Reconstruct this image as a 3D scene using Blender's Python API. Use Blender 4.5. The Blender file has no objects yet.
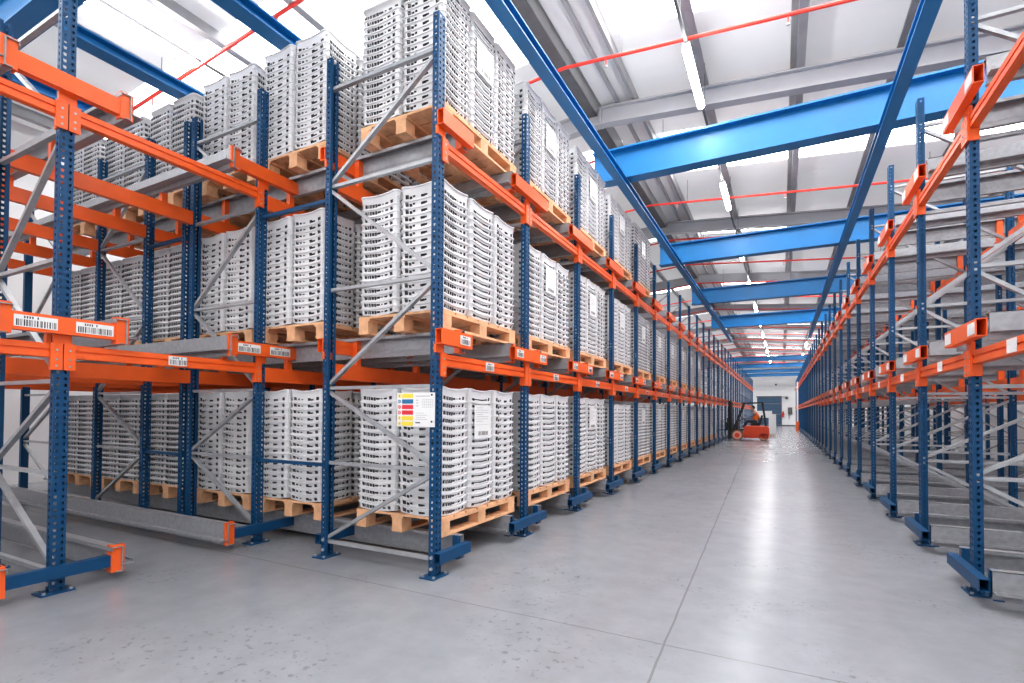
import bpy, bmesh, math, random
import numpy as np
from mathutils import Matrix, Vector
random.seed(7)
C = bpy.context.scene.collection
sc = bpy.context.scene
PI = math.pi
Y0, BAY = 3.561, 1.6934
LY = lambda i: Y0 + i * BAY
ORD = ['zeroth','first','second','third','fourth','fifth','sixth','seventh','eighth','ninth','tenth','eleventh','twelfth',
 'thirteenth','fourteenth','fifteenth','sixteenth','seventeenth','eighteenth','nineteenth','twentieth']
_T = {20:'twenty',30:'thirty',40:'forty'}
def ordw(n):
    if n <= 20: return ORD[n]
    t, u = n // 10 * 10, n % 10
    return ('thirtieth' if t == 30 else 'fortieth') if u == 0 else _T[t] + '-' + ORD[u]

# ------------------------------------------------------------------ materials
def mat(name, col, rough=.5, metal=0., noise=0., nscale=6., bump=0., emit=None, estr=0., spec=None, coat=0.):
    m = bpy.data.materials.new(name); m.use_nodes = True
    nt = m.node_tree; b = nt.nodes['Principled BSDF']
    b.inputs['Base Color'].default_value = (*col, 1); b.inputs['Roughness'].default_value = rough
    b.inputs['Metallic'].default_value = metal
    if spec is not None: b.inputs['Specular IOR Level'].default_value = spec
    if coat: b.inputs['Coat Weight'].default_value = coat
    tc = nt.nodes.new('ShaderNodeTexCoord')
    nz = nt.nodes.new('ShaderNodeTexNoise'); nz.inputs['Scale'].default_value = nscale; nz.inputs['Detail'].default_value = 4
    nt.links.new(tc.outputs['Object'], nz.inputs['Vector'])
    rp = nt.nodes.new('ShaderNodeValToRGB')
    rp.color_ramp.elements[0].position = .3; rp.color_ramp.elements[1].position = .7
    rp.color_ramp.elements[0].color = (*[c * (1 - noise) for c in col], 1)
    rp.color_ramp.elements[1].color = (*[min(1, c * (1 + noise)) for c in col], 1)
    nt.links.new(nz.outputs['Fac'], rp.inputs['Fac']); nt.links.new(rp.outputs['Color'], b.inputs['Base Color'])
    if bump:
        bp = nt.nodes.new('ShaderNodeBump'); bp.inputs['Strength'].default_value = bump
        nt.links.new(nz.outputs['Fac'], bp.inputs['Height']); nt.links.new(bp.outputs['Normal'], b.inputs['Normal'])
    if emit:
        b.inputs['Emission Color'].default_value = (*emit, 1); b.inputs['Emission Strength'].default_value = estr
    return m
M = dict(
 post=mat('post_blue', (.0042,.057,.148), .45, .0, .08, spec=.3),
 blue=mat('beam_blue', (.002,.155,.40), .42, 0, .08, 2),
 orange=mat('rack_orange', (.80,.118,.016), .4, 0, .06),
 galv=mat('galvanised_steel', (.33,.335,.355), .40, .3, .12, 22),
 bar=mat('galvanised_tube', (.38,.39,.41), .36, .35, .12, 9),
 crate=mat('crate_grey', (.73,.73,.74), .5, 0, .02, 8),
 slot=mat('crate_slot_shade', (.075,.076,.08), .7),  # shade inside the crate openings, painted as a dark material
 wood=mat('pallet_pine', (.74,.42,.235), .7, 0, .18, 11),
 white=mat('paper_white', (.74,.74,.74), .6),
 ink=mat('ink_black', (.03,.03,.03), .6),
 inkg=mat('ink_grey', (.35,.36,.38), .6),
 rafter=mat('rafter_grey', (.42,.42,.44), .55, 0, .06, 2),
 purlin=mat('purlin_grey', (.33,.33,.34), .45, .1, .1, 3),
 dark=mat('dark_grey_steel', (.13,.13,.135), .5, .3, .1),  # plain dark grey steel for channels, hangers and fittings
 flash=mat('ridge_white', (.70,.70,.70), .5),
 red=mat('pipe_red', (.72,.045,.03), .4),
 wall=mat('wall_white', (.82,.82,.82), .7, 0, .04, .7),
 truck=mat('truck_red_orange', (.78,.07,.018), .35, 0, .05),
 black=mat('truck_black', (.015,.015,.016), .5),
 tyre=mat('tyre_grey', (.25,.10,.07), .8),
 rim=mat('wheel_rim_pale', (.75,.42,.33), .5),
 door=mat('door_slate_blue', (.05,.10,.17), .5, 0, .1),
 vest=mat('vest_orange', (.95,.19,.03), .7, emit=(.95,.19,.03), estr=.05),
 shirt=mat('shirt_grey_blue', (.22,.27,.36), .8),
 trousers=mat('trousers_grey', (.06,.065,.075), .85),
 skin=mat('skin', (.55,.31,.22), .6), hair=mat('hair_dark', (.03,.022,.016), .7),
 yellow=mat('sign_yellow', (.80,.62,.06), .5), sblue=mat('sign_blue', (.02,.16,.33), .5), sred=mat('sign_red', (.70,.03,.05), .5),
 tube=mat('tube_lit', (1,1,1), .4, emit=(1,.99,.97), estr=70.),
 sky_right=mat('skylight_glow_right', (1,1,1), .4, emit=(1,1,1), estr=9.),
 sky=mat('skylight_glow', (1,1,1), .4, emit=(1,1,1), estr=5.),
)
# ribbed white roof sheet
def roof_mat():
    m = mat('roof_sheet', (.70,.70,.705), .45)
    nt = m.node_tree; b = nt.nodes['Principled BSDF']
    tc = [n for n in nt.nodes if n.type == 'TEX_COORD'][0]
    w = nt.nodes.new('ShaderNodeTexWave'); w.bands_direction = 'Y'; w.inputs['Scale'].default_value = 1.0
    nt.links.new(tc.outputs['Object'], w.inputs['Vector'])
    bp = nt.nodes.new('ShaderNodeBump'); bp.inputs['Strength'].default_value = .12; bp.inputs['Distance'].default_value = .02
    nt.links.new(w.outputs['Fac'], bp.inputs['Height']); nt.links.new(bp.outputs['Normal'], b.inputs['Normal'])
    # translucency added to brighten the ceiling: part of the outdoor light diffuses through
    tr = nt.nodes.new('ShaderNodeBsdfTranslucent'); tr.inputs['Color'].default_value = (.8,.8,.81,1)
    mx = nt.nodes.new('ShaderNodeMixShader'); mx.inputs[0].default_value = .17
    out = [n for n in nt.nodes if n.type == 'OUTPUT_MATERIAL'][0]
    nt.links.new(b.outputs[0], mx.inputs[1]); nt.links.new(tr.outputs[0], mx.inputs[2]); nt.links.new(mx.outputs[0], out.inputs['Surface'])
    return m
M['roof'] = roof_mat()
def floor_mat():
    m = bpy.data.materials.new('polished_concrete'); m.use_nodes = True
    nt = m.node_tree; N = nt.nodes; L = nt.links; b = N['Principled BSDF']
    tc = N.new('ShaderNodeTexCoord'); sep = N.new('ShaderNodeSeparateXYZ'); L.new(tc.outputs['Object'], sep.inputs[0])
    def noise(s, d=5, r=.55):
        n = N.new('ShaderNodeTexNoise'); n.inputs['Scale'].default_value = s; n.inputs['Detail'].default_value = d
        n.inputs['Roughness'].default_value = r; L.new(tc.outputs['Object'], n.inputs['Vector']); return n
    def ramp(src, p0, c0, p1, c1):
        r = N.new('ShaderNodeValToRGB'); e = r.color_ramp.elements
        e[0].position, e[1].position = p0, p1; e[0].color = (*c0, 1); e[1].color = (*c1, 1); L.new(src, r.inputs['Fac']); return r
    def math_(op, a, v=None, c=None):
        n = N.new('ShaderNodeMath'); n.operation = op
        for k, x in enumerate((a, v, c)):
            if x is None: continue
            if isinstance(x, (int, float)): n.inputs[k].default_value = x
            else: L.new(x, n.inputs[k])
        return n.outputs[0]
    big = ramp(noise(.5, 2, .5).outputs['Fac'], .2, (.242,.25,.27), .8, (.285,.293,.313))
    fine = ramp(noise(4, 6, .65).outputs['Fac'], .3, (.86,.86,.87), .65, (1,1,1))
    mul = N.new('ShaderNodeMixRGB'); mul.blend_type = 'MULTIPLY'; mul.inputs[0].default_value = 1
    L.new(big.outputs[0], mul.inputs[1]); L.new(fine.outputs[0], mul.inputs[2])
    # scuffs: small dark flecks gathered in patches
    sc1 = ramp(noise(20, 3, .6).outputs['Fac'], .59, (0,0,0), .64, (1,1,1)); sc2 = ramp(noise(.9, 2).outputs['Fac'], .50, (0,0,0), .62, (1,1,1))
    sm = math_('MULTIPLY', sc1.outputs[0], sc2.outputs[0]); sm = math_('MULTIPLY', sm, .55)
    mx = N.new('ShaderNodeMixRGB'); L.new(sm, mx.inputs[0]); L.new(mul.outputs[0], mx.inputs[1]); mx.inputs[2].default_value = (.12,.12,.13,1)
    # saw-cut joints
    wob = math_('MULTIPLY', math_('SUBTRACT', noise(3).outputs['Fac'], .5), .02)
    dx = math_('ABSOLUTE', math_('ADD', math_('ADD', math_('ADD', sep.outputs['X'], .53), math_('MULTIPLY', sep.outputs['Y'], .031)), wob))
    jx = math_('LESS_THAN', dx, .007)
    yy = math_('ADD', math_('ADD', sep.outputs['Y'], 50 - 3.175), wob)
    dy = math_('ABSOLUTE', math_('SUBTRACT', math_('MODULO', math_('ADD', yy, 5), 10), 5))
    jy = math_('LESS_THAN', dy, .006)
    j = math_('MULTIPLY', math_('MAXIMUM', jx, jy), .6)
    mj = N.new('ShaderNodeMixRGB'); L.new(j, mj.inputs[0]); L.new(mx.outputs[0], mj.inputs[1]); mj.inputs[2].default_value = (.12,.12,.125,1)
    L.new(mj.outputs[0], b.inputs['Base Color'])
    b.inputs['Roughness'].default_value = .25
    b.inputs['Specular IOR Level'].default_value = .55
    return m
M['floor'] = floor_mat()

# ------------------------------------------------------------------ mesh builder
class MB:
    def __init__(s): s.v = []; s.f = []; s.m = []; s.mats = []
    def mi(s, m):
        if m not in s.mats: s.mats.append(m)
        return s.mats.index(m)
    def add(s, vs, fs, m):
        o = len(s.v); s.v += [tuple(p) for p in vs]; k = s.mi(m)
        s.f += [tuple(i + o for i in f) for f in fs]; s.m += [k] * len(fs); return s
    def box(s, x0, x1, y0, y1, z0, z1, m):
        v = [(x,y,z) for z in (z0,z1) for y in (y0,y1) for x in (x0,x1)]
        return s.add(v, [(0,2,3,1),(4,5,7,6),(0,1,5,4),(2,6,7,3),(0,4,6,2),(1,3,7,5)], m)
    def bar(s, p, q, w, h, m, up=(0,0,1)):
        p, q = Vector(p), Vector(q); d = (q-p).normalized(); u = Vector(up)
        if abs(d.dot(u)) > .98: u = Vector((1,0,0))
        a = d.cross(u).normalized() * w/2; b = a.cross(d).normalized() * h/2
        v = [e + i*a + j*b for e in (p,q) for j in (-1,1) for i in (-1,1)]
        return s.add(v, [(0,1,3,2),(4,6,7,5),(0,4,5,1),(2,3,7,6),(0,2,6,4),(1,5,7,3)], m)
    def tube(s, p, q, r, m, n=10, r2=None, cap=True):
        p, q = Vector(p), Vector(q); d = (q-p).normalized(); u = Vector((0,0,1)) if abs(d.z) < .9 else Vector((1,0,0))
        a = d.cross(u).normalized(); b = a.cross(d); r2 = r if r2 is None else r2
        v = [e + rr*(math.cos(t)*a + math.sin(t)*b) for e, rr in ((p,r),(q,r2)) for t in [2*PI*k/n for k in range(n)]]
        f = [(k,(k+1)%n,n+(k+1)%n,n+k) for k in range(n)]
        if cap: f += [tuple(range(n))[::-1], tuple(range(n,2*n))]
        return s.add(v, f, m)
    def extrude(s, poly, axis, a, b, m):
        """closed polygon (2D) pulled along an axis from a to b"""
        def P(u, w, t): return {'x':(t,u,w),'y':(u,t,w),'z':(u,w,t)}[axis]
        n = len(poly); v = [P(u,w,a) for u,w in poly] + [P(u,w,b) for u,w in poly]
        f = [(k,(k+1)%n,n+(k+1)%n,n+k) for k in range(n)] + [tuple(range(n))[::-1], tuple(range(n,2*n))]
        return s.add(v, f, m)
    def mesh(s, name):
        me = bpy.data.meshes.new(name); me.from_pydata(s.v, [], s.f)
        for m in s.mats: me.materials.append(M[m])
        me.polygons.foreach_set('material_index', s.m)
        bm = bmesh.new(); bm.from_mesh(me); bmesh.ops.recalc_face_normals(bm, faces=bm.faces); bm.to_mesh(me); bm.free()
        return me
    def raw(s, name):
        me = bpy.data.meshes.new(name); me.from_pydata(s.v, [], s.f)
        for m in s.mats: me.materials.append(M[m])
        me.polygons.foreach_set('material_index', s.m); me.update(); return me
def obj(name, me, parent=None, loc=(0,0,0), rz=0., mirror=False):
    if isinstance(me, MB): me = me.mesh(name)
    o = bpy.data.objects.new(name, me); C.objects.link(o); o.location = loc; o.rotation_euler = (0,0,rz)
    if parent is not None: o.parent = parent
    return o
def tag(o, label, cat, group=None, kind=None):
    o['label'] = label; o['category'] = cat
    if group: o['group'] = group
    if kind: o['kind'] = kind
    return o
def thing(name, label, cat, loc=(0,0,0), rz=0., group=None):
    return tag(obj(name, None, None, loc, rz), label, cat, group)
def struct(name, me):
    o = obj(name, me); o['kind'] = 'structure'; return o

# ------------------------------------------------------------------ room shell
XL, XR, YB, YE = -12.6, 5.7, -3.2, 66.
RX = -3.1
zr = lambda x: 7.55 - .085 * abs(x - RX)
b = MB(); b.box(XL-.2, XR+.2, YB, YE+.2, -.2, 0, 'floor'); struct('floor', b)
b = MB(); b.box(XL-.2, XL, YB, YE, 0, zr(XL)+.1, 'wall'); struct('wall_left', b)
b = MB(); b.box(XR, XR+.2, YB, YE, 0, zr(XR)+.1, 'wall'); struct('wall_right', b)
b = MB(); b.box(XL-.2, XR+.2, YE, YE+.2, 0, 7.8, 'wall'); struct('wall_back', b)
b = MB(); b.box(XL-.2, XR+.2, YB-.2, YB, 0, 7.8, 'wall'); struct('wall_front', b)
b = MB(); b.box(-2.4, XR, YE-.03, YE, 0, .12, 'dark'); struct('baseboard_back', b)
SKY = [(-1.0,1.2),(4.75,7.95),(11.3,13.35),(17.3,18.35),(24.4,26.0),(31.2,33.0),(38.0,40.0),(45.,47.),(52.,54.),(59.,61.)]
b = MB()
def slab(b, x0, x1, y0, y1, m, t=.08, dz=0.):
    z0, z1 = zr(x0)+dz, zr(x1)+dz
    if t == 0:
        b.add([(x0,y0,z0),(x1,y0,z1),(x1,y1,z1),(x0,y1,z0)], [(0,3,2,1)], m); return
    b.add([(x0,y0,z0),(x1,y0,z1),(x1,y1,z1),(x0,y1,z0),(x0,y0,z0+t),(x1,y0,z1+t),(x1,y1,z1+t),(x0,y1,z0+t)],
          [(0,3,2,1),(4,5,6,7),(0,1,5,4),(1,2,6,5),(2,3,7,6),(3,0,4,7)], m)
edges = [YB] + [e for s in SKY for e in s] + [YE]
for k in range(0, len(edges), 2):
    for xa, xb in ((XL, RX), (RX, XR)): slab(b, xa, xb, edges[k], edges[k+1], 'roof', 0)
for s in SKY: slab(b, RX-.5, RX+.75, s[0], s[1], 'roof', 0)      # opaque ridge strip between the lights
struct('ceiling', b)
n = 0
for s in SKY:
    for xa, xb in ((XL, RX-.5), (RX+.75, XR)):
        n += 1; b = MB(); slab(b, xa, xb, s[0], s[1], 'sky' if xa < RX else 'sky_right', .03, .01); struct(f'window_{n}', b)
PX = [-12.0,-10.6,-9.1,-7.6,-6.1,-4.6,-1.22,.25,1.72,3.2,4.7]
for k, x in enumerate(PX):
    z = zr(x); b = MB()
    pts = [(x-.09,z),(x+.03,z),(x+.03,z-.19),(x+.1,z-.19),(x+.1,z-.17),(x+.045,z-.17),(x+.045,z+.0),(x+.05,z+.0)]
    b.box(x-.10,x+.03,YB,YE,z-.03,z,'purlin'); b.box(x-.008,x+.03,YB,YE,z-.2,z-.03,'purlin'); b.box(x-.008,x+.11,YB,YE,z-.215,z-.195,'purlin')
    side = 'left of' if x < RX else 'right of'
    kk = abs([p for p in PX if (p < RX) == (x < RX)].index(x) - (5 if x < RX else -0)) if x < RX else [p for p in PX if p > RX].index(x)
    kk = (6 - PX.index(x)) if x < RX else (PX.index(x) - 5)
    tag(obj('roof_purlin', b), f'grey steel roof purlin running along the hall, {ordw(kk)} {side} the ridge', 'purlin', 'roof purlins')
b = MB(); z = zr(RX) - .02
b.box(RX-.40,RX-.37,YB,YE,z-.3,z,'purlin'); b.box(RX-.40,RX-.08,YB,YE,z-.32,z-.29,'dark'); b.box(RX-.10,RX-.07,YB,YE,z-.3,z,'purlin')
b.box(RX-.52,RX-.38,YB,YE,z-.10,z-.06,'purlin')
tag(obj('ridge_gutter', b), 'dark grey steel channel running under the roof ridge', 'channel')
b = MB(); b.box(RX+.02,RX+.30,YB,YE,z-.16,z-.12,'flash'); b.box(RX+.36,RX+.62,YB,YE,z-.13,z-.09,'flash'); b.box(RX+.30,RX+.36,YB,YE,z-.2,z,'purlin'); b.box(RX+.62,RX+.68,YB,YE,z-.22,z-.02,'purlin')
tag(obj('ridge_flashing', b), 'pale folded sheet flashing beside the dark ridge channel', 'flashing')
RY = [2.8 + 6.8*k for k in range(10)]
for k, y in enumerate(RY):
    b = MB()
    for xa, xb in ((XL, RX),(RX, XR)):
        for y0,y1,t0,t1 in ((y-.10,y+.10,-.24,-.21),(y-.10,y+.10,-.55,-.52),(y-.015,y+.015,-.52,-.24)):
            za, zb = zr(xa), zr(xb)
            v = [(xa,y0,za+t0),(xb,y0,zb+t0),(xb,y1,zb+t0),(xa,y1,za+t0),(xa,y0,za+t1),(xb,y0,zb+t1),(xb,y1,zb+t1),(xa,y1,za+t1)]
            b.add(v, [(0,3,2,1),(4,5,6,7),(0,1,5,4),(1,2,6,5),(2,3,7,6),(3,0,4,7)], 'rafter')
    b.box(RX-.02,RX+.02,y-.10,y+.10,zr(RX)-.56,zr(RX)-.2,'rafter')
    tag(obj('roof_rafter', b), f'grey steel roof rafter across the hall, {ordw(k+1)} from the camera', 'rafter', 'roof rafters')
# overhead cross beams and long ties, bright blue
def ibeam_x(b, x0, x1, y, z, h=.56, w=.26, m='blue'):
    b.box(x0,x1,y-w/2,y+w/2,z,z+.03,m); b.box(x0,x1,y-w/2,y+w/2,z+h-.03,z+h,m); b.box(x0,x1,y-.012,y+.012,z+.03,z+h-.03,m)
IB = [(2.37,-12.5,-3.4),(8.9,-3.0,5.6),(14.6,-3.0,5.6),(20.4,-3.0,5.6),(26.5,-3.0,5.6),(44.5,-4.,5.6),(51.,-4.,5.6),(57.5,-4.,5.6),(63.5,-4.,5.6)]
for k, (y, x0, x1) in enumerate(IB):
    b = MB(); ibeam_x(b, x0, x1, y, 5.50, .56 if k < 5 else .34)
    lab = 'bright blue cross girder above the left rack, nearest the camera' if k == 0 else f'bright blue overhead girder spanning the aisle, {ordw(k)} from the camera'
    tag(obj('cross_girder', b), lab, 'girder', 'blue cross girders')
def tie(x, y0, y1, lab, z=5.36):
    b = MB(); w = .075 if x > -3 else .10
    b.box(x-w,x+w,y0,y1,z,z+.02,'blue'); b.box(x-.012,x+.012,y0,y1,z+.02,z+.12,'blue'); b.box(x-w,x+w,y0,y1,z+.12,z+.14,'blue')
    tag(obj('tie_beam', b), lab, 'beam', 'long blue tie beams')
tie(-2.45, -1.0, 31., 'long bright blue tie beam above the left edge of the aisle')
tie(1.31, -1.0, 31., 'long bright blue tie beam above the right edge of the aisle')
tie(-4.78, 2.52, 9.0, 'blue tie beam over the crates of the left rack, nearer the aisle')
tie(-6.72, 2.52, 9.0, 'blue tie beam over the left rack, behind the lit tube')
tie(-8.3, 2.52, 9.0, 'blue tie beam furthest left near the left wall')

# lights
def tube_light(x, y, z, lab, trunk0=None):
    t = thing('tube_light', lab, 'light', (x,y,z), 0, 'ceiling tube lights')
    b = MB(); b.box(-.05,.05,-.75,.75,.02,.06,'white'); obj('light_housing', b, t)
    b = MB(); b.tube((0,-.74,-.02),(0,.74,-.02),.055,'tube',12); obj('lit_tube', b, t)
    b = MB(); b.box(-.02,.02,-2.36,2.36,.06,.085,'dark'); obj('trunking', b, t)
    zt = zr(x) - z - .02
    for yy in (-1.2, 1.2):
        b = MB(); b.tube((0,yy,.08),(0,yy,zt),.006,'dark',6); obj('hanger', b, t)
k = 0; y = 7.97-4.72
while y < 62:
    k += 1; tube_light(-1.17+.004*y, y, 6.40, f'lit white tube light over the aisle, {ordw(k)} from the camera'); y += 4.72
tube_light(-7.8, 3.75, 6.62, 'lit white tube light over the left rack')
tube_light(1.6, 42.6, 6.40, 'far tube light over the right rack, nearer of two'); tube_light(1.62, 50.1, 6.40, 'far tube light over the right rack, further of two')
# sprinkler pipes
k = 0; y = 4.55
while y < 64:
    k += 1; b = MB(); dz = -.55
    zz = lambda x: 7.52 - .085*abs(x-RX) + dz + .0
    b.tube((XL,y,zz(XL)),(RX,y,zz(RX)),.027,'red',8); b.tube((RX,y,zz(RX)),(XR,y,zz(XR)),.027,'red',8)
    t = tag(obj('sprinkler_pipe', b), f'red sprinkler pipe crossing under the roof, {ordw(k)} from the camera', 'pipe', 'red sprinkler pipes')
    for x in (-9.,-6.,-2.4,.1,2.6):
        h = MB(); h.tube((x,y,zz(x)),(x,y,zz(x)-.12),.012,'red',6); h.tube((x,y,zz(x)-.14),(x,y,zz(x)-.12),.025,'bar',6)
        h.tube((x+.25,y,zz(x)),(x+.25,y,zr(x)-.02),.006,'dark',5)
        obj('sprinkler_head', h, t)
    y += 3.1

# ------------------------------------------------------------------ rack uprights
PH = 4.812; PW, PD = .095, .062          # post: width along the aisle, depth
def post_mesh(holes=True):
    b = MB(); hx, hy = PD/2, PW/2
    def strip(o, e, c0, c1, cols):
        # o(s,z)-> point; face from s=c0..c1 with hole columns
        w = (c1-c0)/cols; P = .05; n = int(PH/P)
        for c in range(cols):
            a, d = c0+c*w, c0+(c+1)*w; mid = (a+d)/2
            for k in range(n):
                z0 = k*P; z1 = z0+P if k < n-1 else PH
                l, r, zb, zt = mid-.011, mid+.011, z0+.014, z0+.036
                v = [o(a,z0),o(d,z0),o(d,z1),o(a,z1),o(l+.003,zb),o(r-.003,zb),o(r,zt),o(l,zt)]
                b.add(v, [(0,1,5,4),(1,2,6,5),(2,3,7,6),(3,0,4,7)], 'post')
    if holes:
        strip(lambda s,z:(hx,s,z), 1, -hy, hy, 2)
        strip(lambda s,z:(s,-hy,z), 1, -hx, hx, 1); strip(lambda s,z:(s,hy,z), 1, -hx, hx, 1)
        b.box(-hx,-hx+.003,-hy,-hy+.03,0,PH,'post'); b.box(-hx,-hx+.003,hy-.03,hy,0,PH,'post')
        return b.raw('post')
    b.box(-hx,hx,-hy,hy,0,PH,'post'); return b.mesh('post')
POST, POSTF = post_mesh(True), post_mesh(False)
def foot_mb(b=None):
    b = b or MB(); b.box(-.075,.075,-.115,.10,0,.012,'post')
    for x,y in ((-.055,-.09),(.055,-.09),(-.055,.075),(.055,.075)): b.tube((x,y,.012),(x,y,.026),.012,'bar',6)
    return b
FOOT = foot_mb().mesh('base_plate')
b = MB(); b.tube((0,-PW/2-.012,0),(0,-PW/2,0),.015,'bar',8); BOLT = b.mesh('bolt')
HZ = [.145,.895,1.61,2.555,3.56,4.52]
def brace_list(xf, xr, flip=False):
    """horizontals and zig-zag diagonals between front post xf and rear post xr"""
    h = [((xf,0,z),(xr,0,z)) for z in HZ]; d = []
    lo, hi = (xr, xf) if not flip else (xf, xr)
    for k in range(5):
        a, c = (lo, hi) if k % 2 == 0 else (hi, lo)
        d.append(((a,0,HZ[k]+.03),(c,0,HZ[k+1]-.03)))
    return h, d
_bc = {}
def bar_mesh(p, q, diag):
    key = (round(p[0],3),round(p[2],3),round(q[0],3),round(q[2],3))
    if key not in _bc:
        b = MB(); w = .03
        b.bar(p, q, w, .042, 'bar', (0,1,0))
        d = (Vector(q)-Vector(p)).normalized()
        b.tube((p[0],-.02,p[2]),(p[0],-.045,p[2]),.012,'bar',6); b.tube((q[0],-.02,q[2]),(q[0],-.045,q[2]),.012,'bar',6)
        _bc[key] = b.mesh('brace')
    return _bc[key]
ARMZ = [(.12,.21,'post'),(1.96,2.09,'orange'),(3.82,3.95,'orange')]
RAILTOP = [.275, 2.133, 4.0]
ROFF = .36                                   # rail centre offset from the post line
def arm_mb(lv, y0, y1, b=None, x=0., sx=1):
    b = b or MB(); z0, z1, m = ARMZ[lv]; xa, xb = sorted((x, x+sx*.065)); t = .006
    b.box(xa,xb,y0,y1,z0,z0+t,m); b.box(xa,xb,y0,y1,z1-t,z1,m); b.box(xa,xa+t,y0,y1,z0+t,z1-t,m); b.box(xb-t,xb,y0,y1,z0+t,z1-t,m)
    b.box(*sorted((x-sx*.02, x+sx*.004)),-PW/2-.01,PW/2+.01,z0-.07 if lv else z0,z0,m)
    return b
_ac = {}
def arm_mesh(lv, y0, y1, sx):
    k = (lv, y0, y1, sx)
    if k not in _ac: _ac[k] = arm_mb(lv, y0, y1, None, sx*PD/2, sx).mesh('support_arm')
    return _ac[k]
def plate_mb(w=.16, h=.075, seed=1, ink='ink'):
    """location label: white card in the Y-Z plane, bars and a line of figures on its +x side"""
    r = random.Random(seed); b = MB(); b.box(0,.003,-w/2,w/2,-h/2,h/2,'white'); y = -w/2+.012
    while y < w/2-.014:
        a = r.choice((.003,.005,.008)); b.box(.003,.004,y,y+a,-h/2+.006,h*.12,ink); y += a + r.choice((.004,.006,.009))
    y = -w*.28
    for k in range(6):
        if k != 4: b.box(.003,.004,y,y+.008,h*.22,h*.42,ink)
        y += .015
    return b
PALE = [plate_mb(.16,.09,s+9,'crate').mesh('location_label') for s in range(2)]
CARDS = [plate_mb(.16,.08,s).mesh('location_label') for s in range(3)]
BIGCARDS = [plate_mb(.25,.085,s+5).mesh('location_label') for s in range(2)]

def frame(line, xf, xr, label, group, near=True, flip=False, sx=1, arms_front=(0,1,2), arms_rear=(0,1,2), span=(-.40,.40), tie_to=None, holes=True, cards=True, detail=2, plates=False):
    """upright frame: sx=+1 when its front faces +x"""
    y = LY(line)
    if detail == 0:
        b = MB()
        for x in (xf, xr): b.box(x-PD/2,x+PD/2,-PW/2,PW/2,0,PH,'post'); b.box(x-.1,x+.1,-.12,.1,0,.012,'post')
        h, d = brace_list(xf, xr, flip)
        for p, q in h + d: b.bar(p, q, .03, .05, 'bar', (0,1,0))
        for lv in arms_front: arm_mb(lv, span[0], span[1], b, xf+sx*PD/2, sx)
        return tag(obj('rack_upright', b, None, (0,y,0)), label, 'rack upright', group)
    t = thing('rack_upright', label, 'rack upright', (0,y,0), 0, group)
    for x, s in ((xf, sx),(xr, -sx)):
        p = obj('post', POST if holes else POSTF, t, (x,0,0), 0 if s > 0 else PI)
        obj('base_plate', FOOT, p, (0,0,0), 0 if s > 0 else PI)
        if line < 3:
            for z in (.07,.165): obj('bolt', BOLT, p, (0,0,z), 0 if s > 0 else PI)
    h, d = brace_list(xf, xr, flip)
    for p, q in h: obj('horizontal_brace', bar_mesh(p, q, False), t)
    for p, q in d: obj('diagonal_brace', bar_mesh(p, q, True), t)
    for lv in arms_front:
        a = obj('support_arm', arm_mesh(lv, span[0], span[1], sx), t, (xf,0,0))
        if lv and cards:
            for yy in ((-.275,.275) if plates else (-.30,.30)):
                if span[0] <= yy-.04 and yy+.04 <= span[1]:
                    me = random.choice(BIGCARDS if plates else CARDS if sx > 0 else PALE); zc = (ARMZ[lv][0]+ARMZ[lv][1])/2
                    if plates: yy *= .66
                    if lv == 2 and sx > 0: continue
                    obj('location_label', me, a, (sx*(PD/2+.065),yy,zc), 0 if sx > 0 else PI)
        if plates:
            for yy in span:
                if abs(yy) < .2 or (line == 0 and yy > 0): continue
                bb = MB(); zt = RAILTOP[lv]; s2 = 1 if yy > 0 else -1
                bb.box(.03,.105,*sorted((yy,yy+s2*.012)),zt-.205,zt+.015,'orange'); bb.box(.085,.105,*sorted((yy+s2*.012,yy+s2*.095)),zt-.205,zt+.015,'orange')
                obj('end_cap', bb, a)
    for lv in arms_rear: obj('support_arm', arm_mesh(lv, span[0], span[1], -sx), t, (xr,0,0))
    if tie_to is not None:
        for z in (.87, 3.44):
            bb = MB(); bb.bar((xr,0,z),(tie_to,0,z),.03,.05,'post',(0,1,0)); obj('spacer_bar', bb, t)
    return t
LA, LB, LD, LE = (-2.6,-3.868), (-4.904,-6.076), (-7.061,-8.241), (-9.30,-10.478)
GL, GI, GR, GR2 = 'uprights along the left aisle edge', 'uprights inside the left rack', 'uprights along the right aisle edge', 'uprights of the second row in the right rack'
NL, NR = 33, 34
for i in range(0, NL):
    span = (-.06,.42) if i == 0 else (-.42,.42)
    frame(i, *LA, f'blue rack upright with grey zigzag braces, {ordw(i+1)} along the left edge of the aisle', GL, span=span,
          tie_to=LB[0] if i < 13 else None, holes=i < 9, cards=i < 9, detail=2 if i < 15 else 0, arms_rear=(0,1,2) if i < 4 else ())
for i in range(-2, 13):
    lab = {-2:'blue rack upright at the far left edge, cut off by the frame', -1:'large blue rack upright in the left foreground, standing on its own line'}.get(i,
          f'blue rack upright, second row of the left rack, {ordw(i+1)} line from near end')
    frame(i, *LB, lab, GI, flip=True, holes=i < 5, span=(-.32,.32) if i < 0 else (-.32,.40), cards=i < 1, detail=2 if i < 4 else 0,
          arms_front=(0,1,2) if i < 1 else (), arms_rear=(), plates=i < 1, tie_to=None)
for i in (-1, 0, 1):
    frame(i, *LD, ['blue upright in the third row of the left rack, on the foreground line','blue upright in the third row of the left rack, before the crates','blue upright in the third row of the left rack, behind the crates'][i+1], GI, holes=i < 1, cards=False, arms_front=(), arms_rear=())
    frame(i, *LE, ['blue upright by the left wall, on the foreground line','blue upright by the left wall, before the crates','blue upright by the left wall, behind the crates'][i+1], GI, flip=True, holes=False, cards=False, arms_front=(), arms_rear=())
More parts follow.
